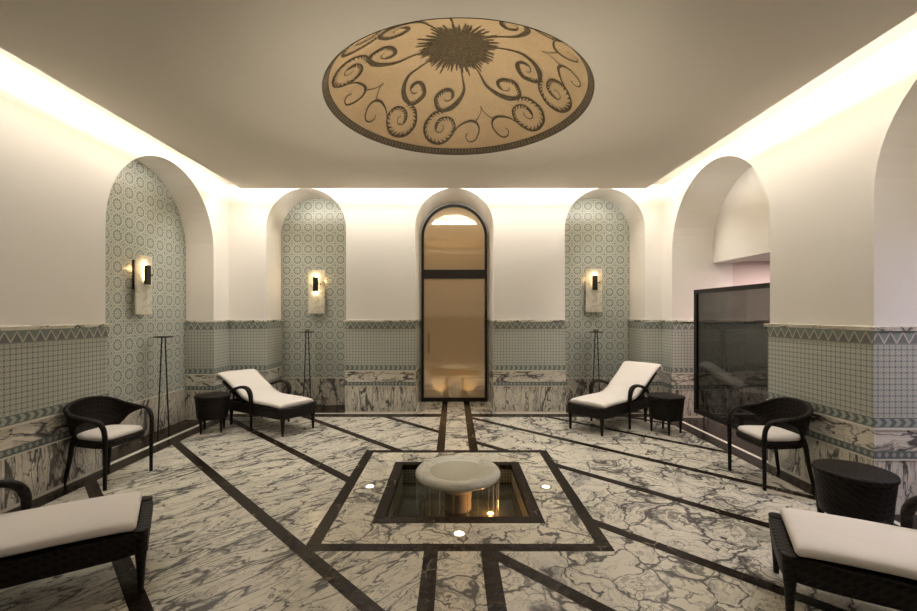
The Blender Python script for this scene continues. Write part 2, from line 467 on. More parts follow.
# small lobby behind the glass door
bm = bmesh.new(); lx0, lx1, ly0, ly1, lz = -.75, .78, YB+ND, 9.2, 3.75
poly(bm, [(lx0,ly1,0),(lx1,ly1,0),(lx1,ly1,lz),(lx0,ly1,lz)])
poly(bm, [(lx0,ly0,0),(lx0,ly1,0),(lx0,ly1,lz),(lx0,ly0,lz)]); poly(bm, [(lx1,ly0,0),(lx1,ly1,0),(lx1,ly1,lz),(lx1,ly0,lz)])
poly(bm, [(lx0,ly0,lz),(lx1,ly0,lz),(lx1,ly1,lz),(lx0,ly1,lz)]); poly(bm, [(lx0,ly0-.01,-.001),(lx1,ly0-.01,-.001),(lx1,ly1,-.001),(lx0,ly1,-.001)])
link('wall_lobby', bm, mat('lobby_plaster', (.72,.58,.40), .8), kind='structure')

# wainscot: profile swept along the plan of each pier
BANDS = [(.0,.030,.014,.014,M_LINE), (.030,.430,.012,.012,M_LOW), (.430,.444,.020,.020,M_LINE), (.444,.504,.013,.013,M_SMA), (.504,.672,.012,.012,M_BAND),
         (.672,.688,.022,.022,M_LINE), (.688,.775,.014,.014,M_CHE), (.775,1.352,.012,.012,M_LAT), (1.352,1.462,.014,.014,M_TRI), (1.462,1.492,.036,.040,M_CAP)]
WAIN = [M_LINE, M_LOW, M_SMA, M_BAND, M_CHE, M_LAT, M_TRI, M_CAP]
trim_n = [3]
def wainscot(path, flip=False):
    """path in plan; room lies to the left of the walking direction unless flip"""
    pts = [Vector((p[0], p[1])) for p in path]; n = len(pts)
    nr = []
    for a, b in zip(pts, pts[1:]):
        d = (b-a).normalized(); v = Vector((-d.y, d.x)); nr.append(-v if flip else v)
    def off(i, o):
        if i == 0: return pts[0] + nr[0]*o
        if i == n-1: return pts[-1] + nr[-1]*o
        m = (nr[i-1] + nr[i]); m = m / m.dot(nr[i]) if abs(m.dot(nr[i])) > 1e-6 else nr[i]
        return pts[i] + m*o
    L = [0]
    for a, b in zip(pts, pts[1:]): L.append(L[-1] + (b-a).length)
    bm = bmesh.new(); u0 = pts[0].x + pts[0].y
    for i in range(n-1):
        prev = 0
        for z0, z1, o0, o1, m in BANDS:
            mi = WAIN.index(m)
            a0, b0, a1, b1 = off(i,o0), off(i+1,o0), off(i,o1), off(i+1,o1)
            ua, ub = u0+L[i], u0+L[i+1]
            poly(bm, [(a0.x,a0.y,z0),(b0.x,b0.y,z0),(b1.x,b1.y,z1),(a1.x,a1.y,z1)], mi, [(ua,z0),(ub,z0),(ub,z1),(ua,z1)])
            if abs(prev-o0) > 1e-4:
                c0, d0 = off(i,prev), off(i+1,prev)
                poly(bm, [(c0.x,c0.y,z0),(d0.x,d0.y,z0),(b0.x,b0.y,z0),(a0.x,a0.y,z0)], mi)
            prev = o1
        c0, d0, a1, b1 = off(i,0), off(i+1,0), off(i,prev), off(i+1,prev)
        poly(bm, [(a1.x,a1.y,z1),(b1.x,b1.y,z1),(d0.x,d0.y,z1+.006),(c0.x,c0.y,z1+.006)], WAIN.index(M_CAP), [(ua,0),(ub,0),(ub,.04),(ua,.04)])
    link('trim_%d' % trim_n[0], bm, WAIN, kind='structure'); trim_n[0] += 1
wainscot([(-.62,YB+ND), (-.62,YB), (-1.727,YB), (-1.727,YB+NB)])
wainscot([(-3.01,YB+NB), (-3.01,YB), (XL,YB), (XL,6.49), (XL-NL,6.49)])
wainscot([(XL-NL,4.473), (XL,4.473), (XL,3.41), (XL-NL,3.41)])
wainscot([(XL-NL,1.39), (XL,1.39), (XL,YF), (XR,YF), (XR,1.39), (XR+NR,1.39)])
wainscot([(1.79,YB+NB), (1.79,YB), (.65,YB), (.65,YB+ND)])
wainscot([(px1,py1), (px0,py1), (px0,6.61), (XR,6.61), (XR,YB), (3.077,YB), (3.077,YB+NB)])
wainscot([(px0,3.436), (XR,3.436), (XR,4.565), (XR+NR,4.565)])
wainscot([(px1,py0), (px1,py1)])

# ------------------------------------------------------------------ SETTING: ceiling with the dome opening and the light cove
bm = bmesh.new(); NS = 128
angs = sorted(set([2*PI*k/NS for k in range(NS)] + [math.atan2(y-DC[1], x-DC[0]) % (2*PI) for x in (SXL,SXR) for y in (SYF,SYB)]))
def edge_pt(a):
    c, s = math.cos(a), math.sin(a); t = 1e9
    if c > 1e-9: t = min(t, (SXR-DC[0])/c)
    if c < -1e-9: t = min(t, (SXL-DC[0])/c)
    if s > 1e-9: t = min(t, (SYB-DC[1])/s)
    if s < -1e-9: t = min(t, (SYF-DC[1])/s)
    return DC[0]+c*t, DC[1]+s*t
R1 = DR + .001
for a, b in zip(angs, angs[1:] + [angs[0]]):
    i0 = (DC[0]+R1*math.cos(a), DC[1]+R1*math.sin(a)); i1 = (DC[0]+R1*math.cos(b), DC[1]+R1*math.sin(b))
    o0, o1 = edge_pt(a), edge_pt(b)
    for z in (ZC, ZC+.045):
        poly(bm, [(*i0,z),(*o0,z),(*o1,z),(*i1,z)])
    poly(bm, [(*o0,ZC),(*o1,ZC),(*o1,ZC+.045),(*o0,ZC+.045)])
link('ceiling', bm, CEIL, kind='structure')
bm = bmesh.new()
k_ = .9
for x0,x1,y0,y1 in ((XL,XR,YB-k_,YB),(XL,XR,YF,YF+k_),(XL,XL+k_,YF+k_,YB-k_),(XR-k_,XR,YF+k_,YB-k_)):
    poly(bm, [(x0,y0,ZT),(x1,y0,ZT),(x1,y1,ZT),(x0,y1,ZT)])
link('ceiling_cove', bm, CEIL, kind='structure')

# ------------------------------------------------------------------ dome mosaic
def mosaic(name, a, b, sc=90, rough=.6):
    m = mat(name, rough=rough); t = tree(m); x, y, z = obj3(t)
    v = vec(t, x, y, z); e = voro(t, v, sc, False); n = noise(t, v, 3, 4)
    c = mix(t, noise(t, v, sc*.8, 2).step(.3,.7), a, b); c = mix(t, n.step(.3,.75)*.4, c, tuple(k*.8 for k in a))
    setcol(m, c); return m
M_DOME = mosaic('ochre_mosaic', (.82,.60,.345), (.88,.67,.42), 60)
M_INLAY = mosaic('umber_mosaic', (.11,.08,.045), (.22,.165,.09), 55)
M_INLAY2 = mosaic('grey_umber_mosaic', (.17,.135,.085), (.075,.06,.04), 80)
DRs = (DR*DR + DH*DH)/(2*DH); DZ = ZC + DH - DRs
def dome_pt(u, v, o=.0):
    R_ = DRs - o; rr = min(u*u+v*v, R_*R_*.999); return (u, v, DZ + math.sqrt(R_*R_-rr) - ZC)
dome = empty('ceiling_dome', (DC[0], DC[1], ZC))
tag(dome, 'round shallow dome of ochre mosaic with a dark sunburst and leafy scrolls', 'dome')
bm = bmesh.new(); prof = []
for k in range(33):
    r = DR*k/32; prof.append((r, dome_pt(r, 0)[2]))
lathe(bm, prof, 128); link('dome_shell', bm, M_DOME, dome, smooth=True)
bm = bmesh.new()                            # patterned ring near the rim
nn = 190
for k in range(nn):
    a0, a1 = 2*PI*k/nn, 2*PI*(k+1)/nn
    for (r0, r1, mi) in ((1.138,1.145,0), (1.145,1.178,1), (1.178,1.188,0)):
        segs = ((a0, a1, mi),) if mi == 0 else ((a0, a0+(a1-a0)*.62, 0 if k % 2 else 2), (a0+(a1-a0)*.62, a1, 1))
        for p, q, mm in segs:
            pts = [(r0*math.cos(p), r0*math.sin(p)), (r1*math.cos(p), r1*math.sin(p)), (r1*math.cos(q), r1*math.sin(q)), (r0*math.cos(q), r0*math.sin(q))]
            poly(bm, [dome_pt(u, v, .004) for u, v in pts], mm)
link('border_ring', bm, [M_INLAY2, mosaic('grey_border', (.30,.25,.17), (.20,.16,.11)), M_INLAY], dome)
bm = bmesh.new()                            # sunburst
for layer, (nr_, ra_, rb_, wd_) in enumerate(((40, .15, .385, .022), (40, .15, .34, .024), (36, .15, .29, .026))):
    for k in range(nr_):
        a = 2*PI*(k + .37*layer)/nr_ + random.uniform(-.03,.03); L_ = rb_*random.uniform(.86,1.08)
        d = Vector((math.cos(a), math.sin(a))); s_ = Vector((-d.y, d.x))
        ctr = [ra_, (ra_+L_)/2, L_*.95, L_]; ws = [wd_*.62, wd_*.50, wd_*.30, .002]
        for i in range(3):
            p0, p1 = d*ctr[i], d*ctr[i+1]
            q = [p0-s_*ws[i], p1-s_*ws[i+1], p1+s_*ws[i+1], p0+s_*ws[i]]
            poly(bm, [dome_pt(c.x, c.y, .005+.0006*layer) for c in q])
n_ = 48
for j in range(4):
    for k in range(n_):
        a0, a1 = 2*PI*k/n_, 2*PI*(k+1)/n_; r0, r1 = .058*j, .058*(j+1)
        pts = [(r0*math.cos(a0), r0*math.sin(a0)), (r1*math.cos(a0), r1*math.sin(a0)), (r1*math.cos(a1), r1*math.sin(a1)), (r0*math.cos(a1), r0*math.sin(a1))]
        if j == 0: pts = pts[1:3] + [(0,0)]
        poly(bm, [dome_pt(u, v, .0065) for u, v in pts])
link('sunburst', bm, M_INLAY, dome)
ARM = [(-.22,.14),(-.366,.224),(-.485,.296),(-.547,.412),(-.552,.527),(-.503,.631)]
SMALL = [(-.503,.631),(-.45,.638),(-.397,.614),(-.352,.575),(-.343,.510),(-.352,.450),(-.385,.405),(-.429,.395),(-.470,.420),(-.484,.470),(-.462,.52),(-.42,.52)]
BIG = [(-.503,.621),(-.460,.690),(-.453,.765),(-.479,.852),(-.566,.900),(-.672,.872),(-.745,.80),(-.765,.70),(-.735,.615),(-.66,.585),(-.592,.62),(-.550,.69),(-.560,.76),(-.609,.79),(-.655,.76),(-.65,.71),(-.615,.70)]
END = [(-.757,.660),(-.750,.58),(-.762,.500),(-.790,.425),(-.840,.385),(-.90,.395),(-.946,.458),(-.950,.52),(-.915,.565),(-.872,.565),(-.86,.53)]
WISP = [(-.82,.39),(-.80,.33),(-.76,.27),(-.72,.25)]
def ribbon(bm, pts, ws, T, o=.005, teeth=0):
    P2 = [Vector((p[0], p[1], 0)) for p in catmull([(a, b, 0) for a, b in pts], 6)]; n = len(P2)
    prev = None
    for i, p in enumerate(P2):
        t = i/(n-1); q = t*(len(ws)-1); k = min(int(q), len(ws)-2); w_ = ws[k] + (ws[k+1]-ws[k])*(q-k)
        tn = (P2[min(i+1,n-1)] - P2[max(i-1,0)]).normalized(); s_ = Vector((-tn.y, tn.x, 0))
        a, b = T(p + s_*w_), T(p - s_*w_)
        if prev: poly(bm, [dome_pt(c.x, c.y, o) for c in (prev[0], a, b, prev[1])])
        if teeth and i % 3 == 1 and i < n*.8:
            tip = T(p + s_*teeth*.045 - tn*.032); r0, r1 = T(p + tn*.014), T(p - tn*.012)
            poly(bm, [dome_pt(c.x, c.y, o+.0006) for c in (r0, tip, r1)])
        prev = (a, b)
for k in range(8):
    base = math.radians(3 + 45*k); odd = k % 2
    def T(p, base=base, odd=odd):
        x, y = p.x, p.y; a = math.atan2(y, x) - math.radians(138.5); r = math.hypot(x, y)
        a = base + (a if odd else -a); return Vector((r*math.cos(a), r*math.sin(a), 0))
    bm = bmesh.new()
    ribbon(bm, ARM, [.005,.008,.014,.022,.026,.014], T)
    ribbon(bm, SMALL, [.008,.013,.016,.010,.005,.004,.003], T, .0058, teeth=-1)
    ribbon(bm, BIG, [.006,.009,.012,.010,.008,.007,.006,.004,.003,.003], T, .0052, teeth=1)
    ribbon(bm, END, [.004,.007,.013,.007,.005,.004,.003], T, .0055)
    ribbon(bm, WISP, [.004,.003,.002], T, .0053)
    link('scroll', bm, M_INLAY, dome)

# ------------------------------------------------------------------ arched glass door
M_BLACK = mat('black_steel', (.022,.020,.017), .5, spec=.3)
dr = empty('door_1', (.015, YB+ND, 0)); tag(dr, kind='structure')
RD = .563; ZSD = 3.617-.632; yd = -.03     # outer radius of the frame
def arcpts(r, z0, n=32): return [(-r, z0)] + [(-r*math.cos(PI*k/n), ZSD + r*math.sin(PI*k/n)) for k in range(n+1)] + [(r, z0)]
DW = .598
bm = bmesh.new()
outer = [(-DW,0)] + [(-DW*math.cos(PI*k/32), ZSD + DW*math.sin(PI*k/32)) for k in range(33)] + [(DW,0)]
inn = DW-.046; inner = [(-inn,.07)] + [(-inn*math.cos(PI*k/32), ZSD + inn*math.sin(PI*k/32)) for k in range(33)] + [(inn,.07)]
for y in (-.06, .0):
    for i in range(len(outer)-1):
        poly(bm, [(outer[i][0],y,outer[i][1]),(outer[i+1][0],y,outer[i+1][1]),(inner[i+1][0],y,inner[i+1][1]),(inner[i][0],y,inner[i][1])])
    poly(bm, [(-DW,y,0),(DW,y,0),(inn,y,.07),(-inn,y,.07)])
for L_ in (outer, inner):
    for a, b in zip(L_, L_[1:] + [L_[0]]): poly(bm, [(a[0],-.06,a[1]),(b[0],-.06,b[1]),(b[0],0,b[1]),(a[0],0,a[1])])
link('door_frame', bm, M_BLACK, dr)
bm = bmesh.new(); box(bm, -inn, inn, -.065, .0, 2.235, 2.395, bev=.004)
link('transom_bar', bm, M_BLACK, dr)
# reveal returns between frame and the opening
bm = bmesh.new(); ro = .66
oo = [(-.635,0)] + [(-.635*math.cos(PI*k/32), ZSD + .635*math.sin(PI*k/32)) for k in range(33)] + [(.635,0)]
for i in range(len(oo)-1):
    poly(bm, [(oo[i][0],-.002,oo[i][1]),(oo[i+1][0],-.002,oo[i+1][1]),(outer[i+1][0],-.002,outer[i+1][1]),(outer[i][0],-.002,outer[i][1])])
link('door_surround', bm, PLASTER, dr)
def amber(name, diff, trans, gl):
    m = bpy.data.materials.new(name); m.use_nodes = True; t = m.node_tree; t.nodes.remove(t.nodes['Principled BSDF'])
    out = t.nodes['Material Output']
    d = t.nodes.new('ShaderNodeBsdfDiffuse'); d.inputs[0].default_value = (*diff, 1)
    tr = t.nodes.new('ShaderNodeBsdfTranslucent'); tr.inputs[0].default_value = (*trans, 1)
    g = t.nodes.new('ShaderNodeBsdfGlossy'); g.inputs[0].default_value = (.95,.90,.78,1); g.inputs[1].default_value = .04
    m1 = t.nodes.new('ShaderNodeMixShader'); m1.inputs[0].default_value = .6
    m2 = t.nodes.new('ShaderNodeMixShader'); m2.inputs[0].default_value = gl
    t.links.new(d.outputs[0], m1.inputs[1]); t.links.new(tr.outputs[0], m1.inputs[2])
    t.links.new(m1.outputs[0], m2.inputs[1]); t.links.new(g.outputs[0], m2.inputs[2]); t.links.new(m2.outputs[0], out.inputs[0])
    return m
M_AMBER = amber('amber_frosted_glass', (.60,.52,.39), (.88,.77,.57), .40)
bm = bmesh.new(); box(bm, -inn, inn, -.035, -.025, .07, 2.235); link('door_pane', bm, M_AMBER, dr)
bm = bmesh.new(); n = 32
fan = [(-inn,2.395)] + [(-inn*math.cos(PI*k/n), ZSD + inn*math.sin(PI*k/n)) for k in range(n+1)] + [(inn,2.395)]
for y in (-.035, -.025): poly(bm, [(a,y,b) for a, b in fan])
link('transom_pane', bm, M_AMBER, dr)
bm = bmesh.new(); tube(bm, [(-.46,-.085,.88),(-.46,-.085,1.25)], .010, seg=8)
for z in (.92, 1.21): tube(bm, [(-.46,-.085,z),(-.46,-.035,z)], .006, seg=8)
link('door_handle', bm, mat('bronze_handle', (.25,.17,.10), .35, metal=.8), dr)

def spot(name, loc, power, size, col, parent=None, aim=None, blend=.6):
    d = bpy.data.lights.new(name, 'SPOT'); d.energy = power; d.color = col; d.spot_size = size; d.spot_blend = blend; d.shadow_soft_size = .03
    o = bpy.data.objects.new(name, d); COL.objects.link(o); o.location = loc; o.rotation_euler = aim or (PI, 0, 0)
    if parent: o.parent = parent
    return o
def emis(name, col, s):
    m = mat(name, (0,0,0)); P(m).inputs['Emission Color'].default_value = (*col,1); P(m).inputs['Emission Strength'].default_value = s; return m
M_LENS = emis('lamp_lens', (1,.86,.62), 6); M_WARM = emis('amber_lamp', (1,.50,.16), 14); M_BULB = emis('sconce_bulb', (1,.72,.38), 40)
M_STEEL = mat('brushed_steel', (.42,.39,.34), .35, metal=.9)
for i, x in enumerate((-.235, .265)):
    r = empty('lobby_uplight', (x, YB+ND+.10, 0))
    tag(r, 'small uplight glowing behind the amber glass door, at the %s' % ('left' if i == 0 else 'right'), 'lamp', 'uplights behind the glass door')
    bm = bmesh.new(); lathe(bm, [(0,.0),(.045,.0),(.045,.012),(.032,.016),(.032,.012),(0,.012)], 24); link('housing', bm, M_STEEL, r)
    bm = bmesh.new(); lathe(bm, [(0,.013),(.032,.013)], 24); link('lens', bm, M_LENS, r)
    spot('uplight_beam', (0,0,.03), 26, 1.5, (1,.72,.42), r)
pl = bpy.data.lights.new('lobby_backlight', 'AREA'); pl.energy = 15; pl.size = 1.2; pl.color = (1,.82,.58)  # unseen lamp, added to light the amber glass from behind
o = bpy.data.objects.new('lobby_backlight', pl); COL.objects.link(o); o.location = (.015, YB+ND+.75, 3.6)

# ------------------------------------------------------------------ smoky glass screen in the right arch
sx = 3.45
sc_ = empty('glass_screen', (sx, 4.58, 0)); tag(sc_, 'black framed smoked glass screen standing in the far right arch', 'screen')
L_ = 6.14-4.58; zb, zt = .19, 1.935
bm = bmesh.new()
box(bm, -.02,.02, L_-.055, L_, zb, zt); box(bm, -.02,.02, 0, .055, zb, zt); box(bm, -.02,.02, .055, L_-.055, zb, zb+.055); box(bm, -.02,.02, .055, L_-.055, zt-.055, zt)
link('screen_frame', bm, M_BLACK, sc_)
m = bpy.data.materials.new('smoked_glass'); m.use_nodes = True; t = m.node_tree; t.nodes.remove(t.nodes['Principled BSDF'])
tr = t.nodes.new('ShaderNodeBsdfTransparent'); tr.inputs[0].default_value = (.42,.43,.41,1)
g = t.nodes.new('ShaderNodeBsdfGlossy'); g.inputs[0].default_value = (.8,.8,.8,1); g.inputs[1].default_value = .03
fr = t.nodes.new('ShaderNodeFresnel'); fr.inputs[0].default_value = 1.5
mx = t.nodes.new('ShaderNodeMixShader'); hf = t.nodes.new('ShaderNodeMath'); hf.operation = 'MULTIPLY'; hf.inputs[1].default_value = .45; t.links.new(fr.outputs[0], hf.inputs[0]); t.links.new(hf.outputs[0], mx.inputs[0]); t.links.new(tr.outputs[0], mx.inputs[1]); t.links.new(g.outputs[0], mx.inputs[2])
t.links.new(mx.outputs[0], t.nodes['Material Output'].inputs[0]); M_SMOKE = m
bm = bmesh.new(); box(bm, -.004,.004, .055, L_-.055, zb+.055, zt-.055); link('screen_pane', bm, M_SMOKE, sc_)
for y in (L_-.22, .2):
    bm = bmesh.new(); tube(bm, [(0,y,.006),(0,y,zb)], .009, seg=8); lathe(bm, [(0,.001),(.03,.001),(.03,.008),(0,.008)], 16, (0,y,0)); link('foot', bm, M_BLACK, sc_)
bm = bmesh.new(); tube(bm, [(0,L_,1.47),(0,6.61-4.58-.014,1.47)], .006, seg=6); link('wall_pin', bm, M_BLACK, sc_)

# ------------------------------------------------------------------ sunken basin and fountain
bx0, bx1, by0, by1 = -.535, .61, 3.38, 4.54
bm = bmesh.new()
ox0, ox1, oy0, oy1 = -.625, .70, 3.28, 4.63; ZR = .004
for a in ((ox0,ox1,oy0,by0), (ox0,ox1,by1,oy1), (ox0,bx0,by0,by1), (bx1,ox1,by0,by1)):
    box(bm, *a, -.05, ZR)
link('trim_20', bm, M_BROWN, kind='structure')
bm = bmesh.new(); zf = -.42
def bw(p, q):
    L1 = (Vector(q)-Vector(p)).length
    poly(bm, [(*p,zf),(*q,zf),(*q,-.05),(*p,-.05)], 0, [(0,zf),(L1,zf),(L1,-.05),(0,-.05)])
bw((bx0,by0),(bx1,by0)); bw((bx1,by0),(bx1,by1)); bw((bx1,by1),(bx0,by1)); bw((bx0,by1),(bx0,by0))
poly(bm, [(bx0,by0,zf),(bx1,by0,zf),(bx1,by1,zf),(bx0,by1,zf)], 1)
M_BLAT = mat('basin_mosaic', rough=.3); _t = tree(M_BLAT); _u, _v = uvs(_t)
_l = (((_u/.032).fr()-.5).abs() > .38).mx(((_v/.032).fr()-.5).abs() > .38)
setcol(M_BLAT, mix(_t, _l, (.30,.31,.24), (.11,.11,.085)))
M_DARKB = mat('basin_floor_stone', (.07,.065,.042), .5)
link('trim_21', bm, [M_BLAT, M_DARKB], kind='structure')
m = bpy.data.materials.new('pool_water'); m.use_nodes = True; p = P(m)
p.inputs['Base Color'].default_value = (.13,.125,.085,1); p.inputs['Roughness'].default_value = .04; p.inputs['Transmission Weight'].default_value = .55; p.inputs['IOR'].default_value = 1.33
t = m.node_tree; x, y, z = obj3(t); hgt = noise(t, vec(t,x,y,z), 9, 2, .4); bump(m, hgt, .25, .01); M_WATER = m
bm = bmesh.new(); poly(bm, [(bx0,by0,-.18),(bx1,by0,-.18),(bx1,by1,-.18),(bx0,by1,-.18)])
o = link('basin_water', bm, M_WATER); tag(o, 'dark still water filling the sunken square basin', 'water')

FX, FY = .040, 3.945
M_BOWL = mat('bowl_marble', rough=.32); _t = tree(M_BOWL); _x, _y, _z = obj3(_t); _q = vec(_t, _x, _y, _z); _n = noise(_t, _q, 4, 6, .8, .6)
setcol(M_BOWL, mix(_t, ((_n - .5).abs()).step(.03, .0)*.35, mix(_t, _n.step(.4, .7), (.74,.73,.64), (.62,.61,.52)), (.36,.34,.29)))
ft = empty('fountain', (FX, FY, zf)); tag(ft, 'round white marble fountain bowl on a pedestal in the sunken basin', 'fountain')
H0 = -zf
bm = bmesh.new()
lathe(bm, [(0,H0+.140),(.06,H0+.1405),(.12,H0+.142),(.20,H0+.149),(.25,H0+.160),(.285,H0+.172),(.315,H0+.184),(.345,H0+.188),(.370,H0+.178),(.386,H0+.158),(.388,H0+.138),(.378,H0+.120),(.355,H0+.108),(.31,H0+.098),(.22,H0+.06),(.15,H0+.0),(.12,H0-.02),(0,H0-.02)], 72)
link('bowl', bm, M_BOWL, ft, smooth=True)
bm = bmesh.new(); lathe(bm, [(0,0),(.17,0),(.17,.05),(.145,.08),(.128,.14),(.122,.30),(.128,H0-.03),(.135,H0-.01)], 48); link('pedestal', bm, mat('pedestal_stone', (.40,.34,.24), .4), ft, smooth=True)
bm = bmesh.new(); lathe(bm, [(0,H0+.163),(.256,H0+.163)], 48)
mw = bpy.data.materials.new('bowl_water'); mw.use_nodes = True; t = mw.node_tree; t.nodes.remove(t.nodes['Principled BSDF'])
tr = t.nodes.new('ShaderNodeBsdfTransparent'); tr.inputs[0].default_value = (.90,.91,.84,1)
g = t.nodes.new('ShaderNodeBsdfGlossy'); g.inputs[1].default_value = .38; fr = t.nodes.new('ShaderNodeFresnel'); fr.inputs[0].default_value = 1.33
hf = t.nodes.new('ShaderNodeMath'); hf.operation = 'MULTIPLY'; hf.inputs[1].default_value = .3; t.links.new(fr.outputs[0], hf.inputs[0])
mx = t.nodes.new('ShaderNodeMixShader'); t.links.new(hf.outputs[0], mx.inputs[0]); t.links.new(tr.outputs[0], mx.inputs[1]); t.links.new(g.outputs[0], mx.inputs[2])
t.links.new(mx.outputs[0], t.nodes['Material Output'].inputs[0])
link('bowl_water', bm, mw, ft)
m = bpy.data.materials.new('falling_water'); m.use_nodes = True; t = m.node_tree; t.nodes.remove(t.nodes['Principled BSDF'])
tr = t.nodes.new('ShaderNodeBsdfTransparent'); tr.inputs[0].default_value = (.93,.93,.9,1)
g = t.nodes.new('ShaderNodeBsdfGlossy'); g.inputs[0].default_value = (1,1,1,1); g.inputs[1].default_value = .25
tl = t.nodes.new('ShaderNodeBsdfTranslucent'); tl.inputs[0].default_value = (.8,.8,.78,1)
ad = t.nodes.new('ShaderNodeMixShader'); ad.inputs[0].default_value = .5; t.links.new(g.outputs[0], ad.inputs[1]); t.links.new(tl.outputs[0], ad.inputs[2])
mx = t.nodes.new('ShaderNodeMixShader'); mx.inputs[0].default_value = .38
t.links.new(tr.outputs[0], mx.inputs[1]); t.links.new(ad.outputs[0], mx.inputs[2]); t.links.new(mx.outputs[0], t.nodes['Material Output'].inputs[0]); M_FALL = m
bm = bmesh.new(); rs = random.Random(3); k = 0; a = 0
while a < 2*PI:
    r = .377 + rs.uniform(-.004,.004); w_ = rs.uniform(.0015,.0042)
    tube(bm, [(r*math.cos(a), r*math.sin(a), H0+.125), (r*math.cos(a), r*math.sin(a), H0-.06), (r*math.cos(a), r*math.sin(a), H0-.178)], [w_*1.3, w_, w_*.8], seg=5)
    a += rs.uniform(.17,.32)
o = link('water_streams', bm, M_FALL, ft); tag(o, 'thin streams of water falling from the rim', kind='stuff')
ul = empty('underwater_light', (.33, 3.83, -.18)); tag(ul, 'glowing amber lamp at the water surface under the right of the bowl', 'lamp')
bm = bmesh.new(); lathe(bm, [(0,.010),(.018,.008),(.030,.0),(.030,-.02),(0,-.02)], 20); link('lens', bm, M_WARM, ul, smooth=True)
bm = bmesh.new(); lathe(bm, [(.031,.0),(.040,.0),(.040,-.05),(0,-.05)], 20); link('housing', bm, M_STEEL, ul)
d = bpy.data.lights.new('underwater_glow', 'POINT'); d.energy = 1.6; d.color = (1,.48,.16); d.shadow_soft_size = .03
o = bpy.data.objects.new('underwater_glow', d); COL.objects.link(o); o.parent = ul; o.location = (0,0,.05)

# floor uplights around the basin
for x, y, lb in ((-.772,3.972,'round floor light set in the marble left of the basin'), (.852,3.965,'round floor light set in the marble right of the basin'),
                 (.041,3.122,'round floor light set in the marble in front of the basin')):
    r = empty('floor_light', (x, y, .0)); tag(r, lb, 'floor light', 'lights around the sunken basin')
    bm = bmesh.new(); lathe(bm, [(.036,.003),(.040,.006),(.056,.004),(.058,.0),(0,.0)], 32); link('ring', bm, M_STEEL, r)
    bm = bmesh.new(); lathe(bm, [(0,.0035),(.036,.0035)], 32); link('lens', bm, M_LENS, r)
    spot('floor_light_beam', (0,0,.02), 95, .95, (1,.90,.72), r, blend=1.0)

# ------------------------------------------------------------------ furniture
def rattan(name, c=(.0085,.006,.0045)):
    m = mat(name, c, .5, spec=.22); t = tree(m); x, y, z = obj3(t)
    a = (((x + z)*140).m('SINE')); b = (((y - z*.9 + x*.2)*150).m('SINE')); h = a.mx(b)
    bump(m, h, .6, .002); setcol(m, mix(t, h.step(-.2,1), (c[0]*.5,c[1]*.5,c[2]*.5), (c[0]*1.9,c[1]*1.8,c[2]*1.7))); return m
M_RAT = rattan('dark_rattan')
M_CUSH = mat('white_cotton', (.86,.81,.77), .9, spec=.15); t = tree(M_CUSH); x, y, z = obj3(t); bump(M_CUSH, noise(t, vec(t,x,y,z), 7, 4), .35, .012)

